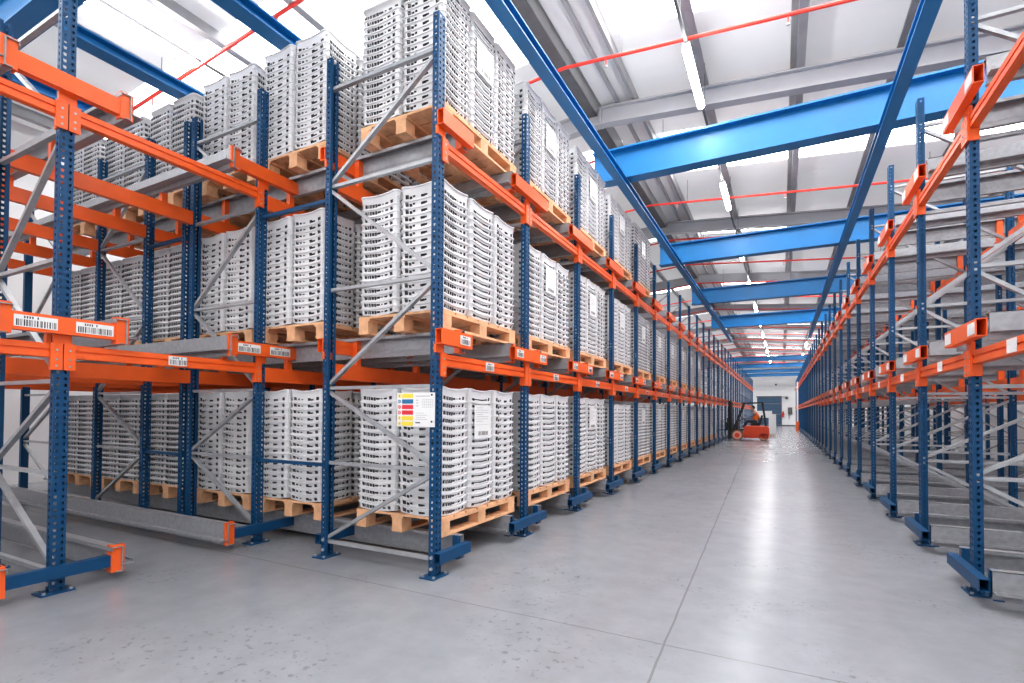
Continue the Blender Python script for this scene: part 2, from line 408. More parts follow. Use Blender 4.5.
t = thing('single_upright', 'single blue post joined by blue bars, paired with the second row upright', 'rack upright', (-6.235,LY(0),0))
p = obj('post', POST, t); obj('base_plate', FOOT, p)
for z in (.87, 3.44):
    b = MB(); b.bar((0,0,z),(LD[0]+6.235,0,z),.03,.05,'post',(0,1,0)); obj('spacer_bar', b, t)
RA, RB = (1.347, 2.57), (3.42, 4.62)
for i in range(0, NR+1):
    frame(i, *RA, f'blue rack upright with grey zigzag braces, {ordw(i+1)} along the right edge of the aisle', GR, sx=-1, holes=i < 9,
          cards=i < 9, detail=2 if i < 14 else 0, arms_rear=(), span=(-.40,.40))
    if i < 24:
        frame(i, *RB, f'blue rack upright, inner row of the right rack, {ordw(i+1)} line from near end', GR2, sx=-1, flip=True, holes=i < 8,
          cards=False, detail=2 if i < 9 else 0, arms_front=(), arms_rear=())

# ------------------------------------------------------------------ load beams (orange, along the aisle)
def front_beam_mb(L, lv):
    z1 = (1.89, 3.74)[lv-1]; b = MB(); h = .108
    y0, y1 = PW/2+.002, L-PW/2-.002
    b.box(-.025,.02,y0,y1,z1-h,z1,'orange'); b.box(.02,.032,y0,y1,z1-.045,z1-.004,'orange'); b.box(.02,.032,y0,y1,z1-h+.004,z1-.062,'orange')
    return b
def connector_mb(L, lv):
    z1 = (1.89, 3.74)[lv-1]; out = []
    for y0, y1 in ((.004,PW/2+.03),(L-PW/2-.03,L-.004)):
        b = MB(); b.box(.034,.05,y0,y1,z1-.20,z1+.004,'orange')
        if y0 < .1: b.box(-.032,.034,PW/2,PW/2+.012,z1-.20,z1+.004,'orange')
        else: b.box(-.032,.034,L-PW/2-.012,L-PW/2,z1-.20,z1+.004,'orange')
        for z in (z1-.17,z1-.12,z1-.05): b.tube((.05,(y0+y1)/2,z),(.054,(y0+y1)/2,z),.009,'bar',6)
        out.append(b)
    return out
def deep_beam_mb(L, lv):
    z1 = (1.85, 3.70)[lv-1]; b = MB(); y0, y1 = PW/2+.002, L-PW/2-.002
    b.box(-.03,.03,y0,y1,z1-.15,z1,'orange'); return b
FB = {lv: front_beam_mb(BAY, lv).mesh('load_beam') for lv in (1,2)}
CN = {lv: [c.mesh('beam_connector') for c in connector_mb(BAY, lv)] for lv in (1,2)}
DB = {lv: deep_beam_mb(BAY, lv).mesh('load_beam') for lv in (1,2)}
def brk(lv, yy):
    b = MB(); b.box(-.03,.03,yy-.03,yy+.03,(1.85,3.70)[lv-1],RAILTOP[lv]-.02,'orange'); return b
BK = {lv: [brk(lv, ROFF).mesh('rail_bracket'), brk(lv, BAY-ROFF).mesh('rail_bracket')] for lv in (1,2)}
LVN = ['floor', 'middle', 'top']
def front_beam(i, x, sx, lv, where, group, parts=True, cards=True):
    t = tag(obj('load_beam', FB[lv], None, (x,LY(i),0), 0), f'orange load beam of the {LVN[lv]} level, {where}', 'rack beam', group)
    if sx < 0:
        t.rotation_euler.z = PI; t.location.y = LY(i+1)
    if parts:
        for c in CN[lv]: obj('beam_connector', c, t)
        if cards: obj('location_label', (CARDS[i % 3] if sx > 0 else PALE[i % 2]), t, (.033,BAY/2+(.0),(1.89,3.74)[lv-1]-.054))
    return t
def deep_beam(i, x, lv, where, group):
    t = tag(obj('load_beam', DB[lv], None, (x,LY(i),0)), f'deep orange cross beam of the {LVN[lv]} level, {where}', 'rack beam', group)
    for c in BK[lv]: obj('rail_bracket', c, t)
    return t
for i in range(0, NL-1):
    for lv in (1,2): front_beam(i, -2.6, 1, lv, f'{ordw(i+1)} bay along the left aisle edge', 'front beams of the left rack', i < 12, i < 9 and lv == 1)
for i in range(0, NR):
    for lv in (1,2): front_beam(i, 1.347, -1, lv, f'{ordw(i+1)} bay along the right aisle edge', 'front beams of the right rack', i < 12, i < 9 and lv == 1)
INN = [(-3.868,'rear of the first upright'),(-4.904,'front of the second upright'),(-6.076,'rear of the second upright'),(-7.061,'front of the third upright'),(-8.241,'rear of the third upright'),(-9.30,'front of the fourth upright'),(-10.478,'rear of the fourth upright')]
for i in (-2,-1):
    for lv in (1,2):
        w = 'left foreground bay' if i == -1 else 'bay cut off at the left edge'
        front_beam(i, -4.904, 1, lv, f'{w}, facing the camera', 'front beams of the left rack', True, lv == 1 and i == -1)
        for x, nm in INN[2:]: deep_beam(i, x, lv, f'{w}, {nm}', 'inner beams of the left rack')
for i in range(0, 2):
    for lv in (1,2):
        for x, nm in INN: deep_beam(i, x, lv, f'{ordw(i+1)} bay of the left rack, {nm}', 'inner beams of the left rack')
for i in range(2, 8):
    for lv in (1,2): deep_beam(i, -3.868, lv, f'{ordw(i+1)} bay of the left rack, rear of the first upright', 'inner beams of the left rack')
for i in range(0, 13):
    for lv in (1,2):
        for x, nm in ((2.57,'rear of the first upright'),(4.62,'against the right wall')):
            deep_beam(i, x, lv, f'{ordw(i+1)} bay of the right rack, {nm}', 'inner beams of the right rack')

# ------------------------------------------------------------------ galvanised pallet rails (across the depth of the rack)
def rail_mesh(L, inner):
    """runs from x=0 to x=-L; inner=+1: shuttle flange points to +y. top at z=0"""
    b = MB(); s = inner
    def bx(y0,y1,z0,z1): b.box(-L,0,*sorted((s*y0,s*y1)),z0,z1,'galv')
    bx(-.045,.035,-.006,0); bx(-.045,-.040,-.03,0); bx(.028,.035,-.145,0); bx(.028,.12,-.152,-.146); bx(.115,.12,-.146,-.125); bx(-.01,.035,-.205,-.199); bx(.03,.036,-.205,-.150)
    return b.mesh('pallet_rail')
_rc = {}
def rail(i, end, lv, x0, L, lab, group, cap=None, dirx=1):
    """end 0: rail near line i, end 1: rail near line i+1"""
    inner = 1 if end == 0 else -1
    s = inner*dirx
    if (L, s) not in _rc: _rc[(L,s)] = rail_mesh(L, s)
    y = LY(i)+ROFF if end == 0 else LY(i+1)-ROFF
    o = tag(obj('pallet_rail', _rc[(L,s)], None, (x0,y,RAILTOP[lv]), 0 if dirx > 0 else PI), lab, 'rail', group)
    if cap:
        k = ('cap',cap,s)
        if k not in _rc:
            b = MB(); b.box(-.06,.0,*sorted((s*-.055,s*-.02)),-.21,.0,cap)
            b.box(-.06,.0,*sorted((s*-.055,s*.05)),-.21,-.2,cap); _rc[k] = b.mesh('rail_end')
        obj('rail_end', _rc[k], o)
    return o
EN = ['near','far']
for i in range(0, 15):
    L = 8.1 if i < 2 else 3.6
    for e in (0,1):
        for lv in (0,1,2):
            rail(i, e, lv, -2.57, L, f'grey steel pallet rail, {LVN[lv]} level, {EN[e]} side of {ordw(i+1)} bay, left rack', 'pallet rails of the left rack', 'post' if lv == 0 else 'orange')
for i, ee in ((-1,(0,1)),(-2,(1,))):
    for e in ee:
        for lv in (0,1,2):
            w = {(-1,0):'right of the foreground upright',(-1,1):'before the crate-filled bay',(-2,1):'left of the foreground upright'}[(i,e)]
            rail(i, e, lv, -4.78, 5.8, f'empty grey steel pallet rail, {LVN[lv]} level, {w}', 'pallet rails of the left rack')
for i in range(0, 26):
    for e in (0,1):
        for lv in (0,1,2):
            if i > 18 and lv == 2 and e: continue
            rail(i, e, lv, 1.33, 3.5, f'empty grey steel pallet rail, {LVN[lv]} level, {EN[e]} side of {ordw(i+1)} bay, right rack', 'pallet rails of the right rack', 'post' if lv == 0 and i < 10 else None, -1)

# ------------------------------------------------------------------ pallets
PXW, PYW, PHT = 1.0, 1.40, .17
def pallet_parts():
    out = []
    d = MB(); n = 7; w = PYW/n
    for k in range(n): d.box(-PXW/2,PXW/2,-PYW/2+k*w+.012,-PYW/2+(k+1)*w-.012 if k < n-1 else PYW/2,PHT-.022,PHT,'wood')
    d.box(-PXW/2,PXW/2,-PYW/2,-PYW/2+.02,PHT-.022,PHT,'wood')
    for x in (-PXW/2,-.07,PXW/2-.14): d.box(x,x+.14,-PYW/2,PYW/2,PHT-.044,PHT-.022,'wood')
    out.append(('top_deck', d))
    for x in (-PXW/2,-.06,PXW/2-.12):
        for y in (-PYW/2,-.07,PYW/2-.14):
            b = MB(); b.box(x+.002,x+.118,y+.002,y+.138,.022,PHT-.044,'wood'); out.append(('block', b))
    for x in (-PXW/2,-.06,PXW/2-.12):
        b = MB(); b.box(x,x+.12,-PYW/2,PYW/2,0,.022,'wood'); out.append(('bottom_board', b))
    return out
PP = [(n, b.mesh(n)) for n, b in pallet_parts()]
bw = MB()
for n, b in pallet_parts(): bw.add(b.v, b.f, 'wood')
PALL = bw.mesh('wooden_pallet')
PBOT = [.277, 2.135, 4.002]
CXP = [-2.655-PXW/2] + [-4.13-PXW/2 - 1.14*k for k in range(6)]     # pallet centres into the depth
def pcy(i): return LY(i) + .865
pallets = []                      # (i, depth index, level)
for i in range(0, 13):
    for lv in (0,1,2):
        if lv == 2 and i > 4: continue
        if lv == 1 and i > 9: continue
        for d in range(6 if i == 0 else (3 if i < 5 and lv == 2 else 2 if i < 5 else 1)):
            pallets.append((i, d, lv))
for i, d, lv in pallets:
    if i == 0: w = 'nearest to the aisle in the front row' if d == 0 else f'{ordw(d+1)} from the aisle in the front row'
    else: w = f'{ordw(i+1)} bay along the left aisle' + ('' if d == 0 else f', {ordw(d+1)} one deep')
    lab = f'wooden pallet under crates, {LVN[lv]} level, {w}'
    loc = (CXP[d], pcy(i), PBOT[lv])
    if i < 4 and d < 3:
        t = thing('wooden_pallet', lab, 'pallet', loc, 0, 'wooden pallets in the left rack')
        for n, me in PP: obj(n, me, t)
    else: tag(obj('wooden_pallet', PALL, None, loc), lab, 'pallet', 'wooden pallets in the left rack')

# ------------------------------------------------------------------ crates
CW, CL, PIT, TOPH = .462, .475, .0686, .125     # along y, along x, nesting pitch, full height of an uppermost crate
SL = dict(
 slots=[(.05,.13,.010,.051),(.15,.185,.011,.049),(.205,.26,.010,.051),(.28,.36,.012,.048),(.375,.44,.010,.049),(.45,.56,.018,.044),(.60,.645,.022,.040),(.70,.79,.018,.042),(.86,.94,.011,.049)],
 smile=[(.08,.20,.012,.042),(.20,.52,.022,.040),(.52,.82,.022,.036),(.87,.95,.010,.050)],
 dots=[(.04,.14,.008,.054),(.16,.24,.006,.040),(.26,.33,.020,.046),(.50,.62,.012,.042),(.62,.68,.020,.036),(.86,.95,.010,.049)],
 tri=[(.03,.14,.010,.049),(.18,.26,.016,.042),(.32,.39,.020,.038),(.56,.66,.012,.048),(.66,.77,.012,.036),(.87,.97,.010,.049)])
SL = {k: [(a, c, z0+.004, z1-.004) if z1-z0 > .016 else (a, c, z0, z1) for a, c, z0, z1 in v] for k, v in SL.items()}
def crate_mesh(px, py, top=False, lod=0):
    b = MB(); H = TOPH if top else PIT; hx, hy = CL/2, CW/2; ch = .042; sagk = .016 if not top else .02
    def sag(s): return -(.016)*(1-(2*s-1)**2)
    def sagt(s): return -sagk*(1-(2*s-1)**2)
    base = .018                                              # keep the sagged bottom above the deck
    def wall(fn, slots):
        """fn(s, inset, z) -> point ; s along wall"""
        xs = sorted(set([0,.5,1]+[a for q in slots for a in q[:2]])); rim0 = H-.012
        def P(s, ins, z, tp=False): return fn(s, ins, base + z + (sagt(s) if tp else sag(s)))
        for a, c in zip(xs, xs[1:]):
            q = [t for t in slots if t[0] <= a+1e-6 and t[1] >= c-1e-6]
            tap = lambda z: .004+.012*(1-z/H)
            def quad(z0, z1, i0, i1, m, t0=False, t1=False):
                b.add([P(a,i0,z0,t0),P(c,i0,z0,t0),P(c,i1,z1,t1),P(a,i1,z1,t1)], [(0,1,2,3)], m)
            if q:
                _,_,z0,z1 = q[0]
                quad(.0,z0,tap(0),tap(z0),'crate'); quad(z1,rim0,tap(z1),tap(rim0),'crate',False,True)
                dp = .03
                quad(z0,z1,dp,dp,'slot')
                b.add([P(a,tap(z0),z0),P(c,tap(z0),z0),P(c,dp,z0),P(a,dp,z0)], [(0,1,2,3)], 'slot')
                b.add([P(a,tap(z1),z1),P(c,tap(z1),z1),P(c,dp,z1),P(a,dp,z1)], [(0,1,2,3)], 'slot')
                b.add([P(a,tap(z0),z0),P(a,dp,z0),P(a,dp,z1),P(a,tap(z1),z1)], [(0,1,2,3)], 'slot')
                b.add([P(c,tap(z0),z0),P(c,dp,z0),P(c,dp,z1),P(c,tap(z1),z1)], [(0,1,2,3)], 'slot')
            else: quad(0,rim0,tap(0),tap(rim0),'crate',False,True)
            # protruding rim and its underside, top lip, inner wall
            quad(rim0,rim0,tap(rim0),-.006,'crate',True,True); quad(rim0,H,-.005,-.005,'crate',True,True)
            quad(H,H,-.005,.012,'crate',True,True); 
            if top: quad(H,H-.05,.012,.016,'crate',True,True)
            quad(0,0,tap(0),.03,'crate')
    lx, ly = hx-ch, hy-ch
    wall(lambda s,i,z:(hx-i,-ly+2*ly*s,z), SL[px]); wall(lambda s,i,z:(-hx+i,-ly+2*ly*s,z), SL[px])
    wall(lambda s,i,z:(-lx+2*lx*s,-hy+i,z), SL[py]); wall(lambda s,i,z:(-lx+2*lx*s,hy-i,z), SL[py])
    for sx in (-1,1):                                         # rounded corners
        for sy in (-1,1):
            def cp(t, i, z):
                r = ch - i; return (sx*(lx + r*math.cos(t)), sy*(ly + r*math.sin(t)), base+z)
            T = [0, PI/4, PI/2]
            for t0, t1 in zip(T, T[1:]):
                for z0,z1,i0,i1 in ([] if top else [(H,H,.012,.03)])+[(0,H-.012,.016,.004),(H-.012,H-.012,.004,-.005),(H-.012,H,-.005,-.005),(H,H,-.005,.012)]+([(H,H-.05,.012,.016)] if top else []):
                    b.add([cp(t0,i0,z0),cp(t1,i0,z0),cp(t1,i1,z1),cp(t0,i1,z1)], [(0,1,2,3)], 'crate')
    zf = base+H-(.06 if top else .03); b.add([(-hx+.01,-hy+.01,zf),(hx-.01,-hy+.01,zf),(hx-.01,hy-.01,zf),(-hx+.01,hy-.01,zf)], [(0,1,2,3)], 'crate')
    return b.raw('plastic_crate')
COLX = ['slots','smile','dots']                    # pattern on the aisle side by column along the aisle
CM = {}
def cmesh(px, py, top):
    k = (px,py,top)
    if k not in CM: CM[k] = crate_mesh(px,py,top)
    return CM[k]
def low_mesh(px, top):
    b = MB(); H = TOPH if top else PIT; hx, hy = CL/2, CW/2
    v = []; n = 8; c = .03
    ring = [(hx,-hy+c),(hx,hy-c),(hx-c,hy),(-hx+c,hy),(-hx,hy-c),(-hx,-hy+c),(-hx+c,-hy),(hx-c,-hy)]
    for z, k in ((.004,.955),(H-.012,.985),(H-.012,1.022),(H+.002,1.022)): v += [(x*k,y*k,z) for x,y in ring]
    f = [(r*n+k,r*n+(k+1)%n,(r+1)*n+(k+1)%n,(r+1)*n+k) for r in range(3) for k in range(n)] + [tuple(range(3*n,4*n))]
    b.add(v, f, 'crate')
    for s in SL[px]:  # flat dark quads paint the shade of the openings
        y0, y1 = -hy+CW*s[0], -hy+CW*s[1]
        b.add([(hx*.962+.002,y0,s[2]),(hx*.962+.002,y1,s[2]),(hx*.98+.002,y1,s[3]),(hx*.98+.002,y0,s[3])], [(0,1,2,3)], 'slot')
        x0, x1 = -hx+CL*s[0], -hx+CL*s[1]
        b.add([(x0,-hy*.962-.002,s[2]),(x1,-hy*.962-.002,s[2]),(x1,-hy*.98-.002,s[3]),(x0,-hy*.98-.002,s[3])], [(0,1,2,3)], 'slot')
    return b.raw('crate_low')
LOW = {(p,t): low_mesh(p,t) for p in SL for t in (False,True)}
NCR = 16
cand = []; rest = []
PY = [['slots','dots'],['dots','tri'],['dots','tri'],['slots','tri'],['slots','dots'],['dots','tri']]
for i, d, lv in pallets:
    rnd = random.Random(i*100+d*10+lv)
    n = NCR if i == 0 else NCR - rnd.choice((0,0,1))
    if lv == 1 and i == 0: n = 16
    for cx in (0,1):                      # 0: away from the aisle, 1: aisle side
        for cy in (0,1,2):
            x = CXP[d] + (-.25 if cx == 0 else .25); y = pcy(i) + (cy-1)*.482
            px, py = COLX[cy], PY[d][cx]
            rz = rnd.uniform(-.012,.012)
            for k in range(n):
                top = k == n-1
                z = PBOT[lv] + PHT + k*PIT - .001
                jx, jy = rnd.uniform(-.003,.003), rnd.uniform(-.003,.003)
                rec = (x+jx, y+jy, z, rz, px, py, top, i, d, lv, cx, cy, k)
                vis = (cx == 1 or cy == 0) if i == 0 and d == 0 else (cy == 0 if i == 0 else cx == 1)
                vis = vis and not (lv == 2 and i == 0 and d == 0 and k > 14)
                if vis and i == 0 and d < 2: cand.append(rec)
                else: rest.append(rec)
cand.sort(key=lambda r: r[0]**2 + r[1]**2 + (r[2]-1.39)**2)
rest = cand[300:] + rest; cand = cand[:300]
for x,y,z,rz,px,py,top,i,d,lv,cx,cy,k in cand:
    if d == 0: s = {(1,0):'corner stack',(1,1):'middle aisle-side stack',(1,2):'far aisle-side stack',(0,0):'left front stack'}[(cx,cy)]; w = 'aisle-side pallet'
    else: s = 'right front stack' if cx == 1 else 'left front stack'; w = 'second pallet in'
    lab = f'grey crate, {ordw(k+1)} from bottom, {s}, {LVN[lv]} level, {w}'
    tag(obj('plastic_crate', cmesh(px,py,top), None, (x,y,z), rz), lab, 'crate', 'grey crates stacked on the two nearest pallets of each level')
def gather(recs, name, label):
    V=[];F=[];FL=[];MI=[];off=0; cache={}
    for x,y,z,rz,px,py,top,i,d,lv,cx,cy,k in recs:
        near = (i in (1,2,3) and d == 0 and cx == 1) or (i == 0 and d == 2 and cy == 0)
        me = cmesh(px,py,top) if near else LOW[(px,top)]
        if me not in cache:
            v = np.empty(len(me.vertices)*3, 'f'); me.vertices.foreach_get('co', v)
            ls = np.empty(len(me.loops),'i'); me.loops.foreach_get('vertex_index', ls)
            lt = np.empty(len(me.polygons),'i'); me.polygons.foreach_get('loop_total', lt)
            mi = np.empty(len(me.polygons),'i'); me.polygons.foreach_get('material_index', mi)
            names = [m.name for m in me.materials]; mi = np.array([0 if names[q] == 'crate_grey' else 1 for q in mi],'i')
            cache[me] = (v.reshape(-1,3), ls, lt, mi)
        v, ls, lt, mi = cache[me]; c, s = math.cos(rz), math.sin(rz)
        w = np.empty_like(v); w[:,0] = v[:,0]*c - v[:,1]*s + x; w[:,1] = v[:,0]*s + v[:,1]*c + y; w[:,2] = v[:,2] + z
        V.append(w); F.append(ls+off); FL.append(lt); MI.append(mi); off += len(v)
    V = np.concatenate(V); F = np.concatenate(F); FL = np.concatenate(FL); MI = np.concatenate(MI)
    me = bpy.data.meshes.new(name)
    me.vertices.add(len(V)); me.vertices.foreach_set('co', V.ravel()); me.loops.add(len(F)); me.loops.foreach_set('vertex_index', F)
    me.polygons.add(len(FL)); st = np.concatenate([[0],np.cumsum(FL)[:-1]]).astype('i'); me.polygons.foreach_set('loop_start', st)
    me.polygons.foreach_set('material_index', MI)
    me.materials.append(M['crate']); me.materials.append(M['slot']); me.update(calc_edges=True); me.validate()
    tag(obj(name, me), label, 'crates', None, 'stuff')
gather(rest, 'stacked_crates', 'light grey crates in tall stacks on all the pallets further back')
# paper sheets hanging on the middle stacks
b = MB(); b.box(0,.003,-.16,.16,0,.33,'white')
for k in range(7): b.box(.003,.0035,-.13,-.13+.26*(.9 if k % 3 else .5),.30-k*.022,.304-k*.022,'inkg')
b.box(.003,.0035,-.13,.13,.135,.137,'inkg')
y = -.09
for k in range(14): b.box(.003,.0035,y,y+random.choice((.004,.008)),.03,.07,'ink'); y += .014
SHEET = b.mesh('paper_sheet')
for i in range(0, 10):
    for lv in (0,1,2):
        if (i,0,lv) not in pallets or (i == 0 and lv == 1) or (lv == 0 and i in (1,3,6)): continue
        zc = PBOT[lv]+PHT+{0:.68,1:.62,2:.60}[lv]
        o = tag(obj('paper_sheet', SHEET, None, (CXP[0]+.25+CL/2+.012, pcy(i), zc)),
            f'white printed sheet hanging on the crates, {LVN[lv]} level, {ordw(i+1)} bay along the left aisle', 'sheet', 'printed sheets on crate stacks')
# load sign on the end frame
t = thing('load_sign', 'white rack load sign with yellow, blue and red bars on the end upright', 'sign', (-2.75, LY(0)-.085, 1.405))
b = MB(); b.box(-.20,.20,-.002,.002,-.145,.145,'white'); obj('sign_panel', b, t)
for k, c in enumerate(('yellow','sblue','sred','sred','yellow','yellow')):
    z = .118-k*.0475
    b = MB(); b.box(-.145,-.025,-.004,-.002,z-.018,z+.018,c); obj('colour_bar', b, t)
    b = MB(); b.tube((-.173,-.004,z),(-.173,-.002,z),.016,c,10); b.tube((-.173,-.0045,z),(-.173,-.004,z),.009,'white',8); b.box(-.176,-.170,-.005,-.0045,z-.006,z+.006,'ink'); obj('warning_symbol', b, t)
b = MB(); r = random.Random(3)
b.box(0,.15,-.003,-.002,.112,.118,'inkg')
for a in range(4): b.box(.07,.18,-.003,-.002,.02+a*.022,.022+a*.022,'inkg')
for a in range(6): b.box(.07+a*.022,.0715+a*.022,-.003,-.002,.02,.088,'inkg')
for a in range(3): b.box(.005,.03,-.003,-.002,.03+a*.024,.036+a*.024,'inkg')
for a in range(4): b.box(.005,.01+r.uniform(.06,.15),-.003,-.002,-.03-a*.018,-.027-a*.018,'inkg')
b.box(.0,.05,-.003,-.002,-.115,-.105,'ink')
obj('printed_text', b, t)
for x, z in ((.17,.125),(.17,-.1)):
    b = MB(); b.tube((x,-.006,z),(x,-.002,z),.009,'ink',8); obj('fixing', b, t)

# ------------------------------------------------------------------ forklift
FY = 29.32
t = thing('forklift', 'red orange electric forklift with black overhead guard turning into the left rack', 'forklift', (0,FY,0))
b = MB(); b.extrude([(-1.72,.14),(-.86,.14),(-.80,.10),(-.60,.10),(-.56,.16),(-.56,.64),(-.60,.74),(-.75,.76),(-1.62,.76),(-1.68,.72),(-1.70,.52),(-1.78,.40)],'y',-.52,.52,'truck'); o = obj('chassis', b, t)
mod = o.modifiers.new('bevel','BEVEL'); mod.width = .03; mod.segments = 2
b = MB(); b.box(-.70,-.555,-.48,.48,.3,.36,'black'); obj('counterweight_groove', b, t)
b = MB(); b.extrude([(-2.10,.36),(-1.72,.36),(-1.72,.46),(-1.95,.50),(-2.25,.50),(-2.28,.40)],'y',-.5,.5,'black'); obj('floor_plate', b, t)
b = MB(); b.extrude([(-2.28,.5),(-2.0,.5),(-1.98,.98),(-2.10,1.0)],'y',-.42,.42,'black'); obj('dashboard', b, t)
for x, r, y, nm in ((-2.02,.275,-.50,'f'),(-2.02,.275,.50,'f'),(-.80,.21,-.42,'r'),(-.80,.21,.42,'r')):
    b = MB(); s = -1 if y < 0 else 1
    b.tube((x,y-.09,r),(x,y+.09,r),r,'tyre',20); w = obj('wheel', b, t)
    b = MB(); b.tube((x,y+s*.09,r),(x,y+s*.10,r),r*.78,'rim',18); b.tube((x,y+s*.10,r),(x,y+s*.12,r),r*.45,'truck',14); obj('rim', b, w)
b = MB()
for y in (-.30,.30):
    b.box(-2.46,-2.36,y-.05,y+.05,.06,2.06,'black'); b.box(-2.36,-2.30,y-.035,y+.035,.06,1.98,'black')
for z in (.25,1.1,1.98): b.box(-2.44,-2.34,-.30,.30,z,z+.07,'black')
b.tube((-2.33,0,.2),(-2.33,0,1.95),.035,'dark',8); obj('mast', b, t)
b = MB(); b.box(-2.54,-2.47,-.42,.42,.50,.60,'black'); b.box(-2.54,-2.47,-.42,.42,.82,.90,'black')
for y in np.linspace(-.4,.4,7): b.box(-2.52,-2.49,y-.012,y+.012,.60,1.15,'black')
obj('carriage', b, t)
for y in (-.19,.19):
    b = MB(); b.box(-3.45,-2.54,y-.05,y+.05,.50,.535,'black'); b.box(-2.58,-2.54,y-.05,y+.05,.50,.92,'black'); obj('fork', b, t)
b = MB()
for y in (-.45,.45):
    b.bar((-2.06,y,.95),(-1.72,y,1.90),.07,.10,'black',(0,1,0)); b.bar((-2.2,y,.48),(-2.06,y,.95),.07,.10,'black',(0,1,0)); b.bar((-.86,y,1.90),(-.70,y,.74),.07,.10,'black',(0,1,0))
    b.bar((-1.82,y,1.92),(-.80,y,1.94),.06,.06,'black')
for x in np.linspace(-1.80,-.82,8): b.bar((x,-.45,1.93),(x,.45,1.93),.05,.035,'black')
obj('overhead_guard', b, t)
b = MB(); b.extrude([(-1.42,.76),(-.98,.76),(-.90,.92),(-.84,1.30),(-.92,1.30),(-1.02,.92),(-1.40,.88)],'y',-.24,.24,'black'); obj('seat', b, t)
b = MB(); b.bar((-2.02,0,.9),(-1.80,0,1.12),.04,.04,'black',(0,1,0))
c = Vector((-1.78,0,1.14)); nx = Vector((.7,0,.7)).normalized(); uu = Vector((0,1,0)); vv = nx.cross(uu)
for k in range(14):
    a0, a1 = 2*PI*k/14, 2*PI*(k+1)/14
    b.tube(c+.16*(math.cos(a0)*uu+math.sin(a0)*vv), c+.16*(math.cos(a1)*uu+math.sin(a1)*vv), .014,'black',6)
b.bar(c-.16*uu, c+.16*uu,.02,.02,'black'); obj('steering_wheel', b, t)

# ------------------------------------------------------------------ driver (one skinned body, clothes as children)
def skin(name, pts, eds, rad, m, parent=None, root=0, loc=(0,0,0), sub=1):
    me = bpy.data.meshes.new(name); me.from_pydata(pts, eds, []); me.materials.append(M[m])
    o = bpy.data.objects.new(name, me); C.objects.link(o); o.location = loc
    if parent: o.parent = parent
    s = o.modifiers.new('skin','SKIN'); s.use_smooth_shade = True
    ss = o.modifiers.new('sub','SUBSURF'); ss.levels = ss.render_levels = sub
    for k, r in enumerate(rad):
        q = me.skin_vertices[0].data[k]; q.radius = (r, r) if not isinstance(r, tuple) else r; q.use_root = k == root
    return o
pts, eds, rad = [], [], []
def jv(p, r, par=None):
    pts.append(p); rad.append(r)
    if par is not None: eds.append((par, len(pts)-1))
    return len(pts)-1
pel = jv((-1.13,0,.98),(.13,.15)); wst = jv((-1.15,0,1.14),(.11,.14),pel); chs = jv((-1.20,0,1.34),(.12,.17),wst); nk0 = jv((-1.24,0,1.47),.075,chs)
nk = jv((-1.27,0,1.53),.055,nk0); h1 = jv((-1.31,-.01,1.60),(.085,.07),nk); h2 = jv((-1.32,-.01,1.68),(.10,.078),h1); h3 = jv((-1.31,-.01,1.75),(.07,.06),h2)
nose = jv((-1.425,-.012,1.655),.014,h2)
for s in (-1,1):
    sh = jv((-1.22,s*.20,1.42),.062,chs); el = jv((-1.42,s*.25,1.18),.045,sh); wr = jv((-1.66,s*.17,1.17),.031,el); pm = jv((-1.73,s*.15,1.175),(.036,.02),wr)
    for q, (dy, L) in enumerate(((-.03,.05),(-.01,.06),(.01,.058),(.03,.045))):
        f1 = jv((-1.77,s*.15+dy,1.185),.0095,pm); jv((-1.79-L*.3,s*.15+dy,1.165),.008,f1)
    th = jv((-1.72,s*.15-s*.04,1.195),.010,wr); jv((-1.755,s*.15-s*.055,1.19),.009,th)
    hp = jv((-1.16,s*.11,.95),.095,pel); kn = jv((-1.60,s*.15,1.00),.068,hp); an = jv((-1.76,s*.15,.60),.043,kn); ft = jv((-1.90,s*.15,.545),.04,an)
person = skin('person', pts, eds, rad, 'skin', None, 0, (0,FY,0), 1)
tag(person, 'driver in an orange vest and grey trousers seated in the forklift, hands on wheel', 'person')
skin('safety_vest', [(-1.14,0,1.02),(-1.15,0,1.16),(-1.20,0,1.34),(-1.235,0,1.45),(-1.21,-.15,1.43),(-1.21,.15,1.43)], [(0,1),(1,2),(2,3),(2,4),(2,5)], [(.18,.20),(.195,.20),(.205,.22),(.12,.12),.09,.09], 'vest', person)
for s in (-1,1):
    skin('trouser_leg', [(-1.12,s*.09,.965),(-1.16,s*.11,.955),(-1.60,s*.15,1.005),(-1.755,s*.15,.63)], [(0,1),(1,2),(2,3)], [.115,.105,.082,.06], 'trousers', person)
    skin('sleeve', [(-1.22,s*.20,1.42),(-1.42,s*.25,1.185),(-1.62,s*.185,1.175)], [(0,1),(1,2)], [.075,.057,.044], 'shirt', person)
    skin('shoe', [(-1.74,s*.15,.56),(-1.83,s*.15,.545),(-1.95,s*.15,.535)], [(0,1),(1,2)], [.055,.05,.042], 'hair', person)
skin('hair', [(-1.255,-.01,1.62),(-1.265,-.01,1.70),(-1.30,-.01,1.765),(-1.37,-.01,1.765)], [(0,1),(1,2),(2,3)], [(.06,.06),(.075,.078),(.06,.07),(.03,.05)], 'hair', person)
for s in (-1,1):
    b = MB(); b.tube((-1.425,-.01+s*.032,1.685),(-1.41,-.01+s*.032,1.685),.009,'black',8); obj('eye', b, person)
    b = MB(); b.tube((-1.31,-.01+s*.078,1.665),(-1.31,-.01+s*.098,1.67),.026,'skin',8,.018); obj('ear', b, person)
b = MB(); b.tube((-1.41,-.03,1.615),(-1.41,.01,1.615),.006,'tyre',6); obj('mouth', b, person)

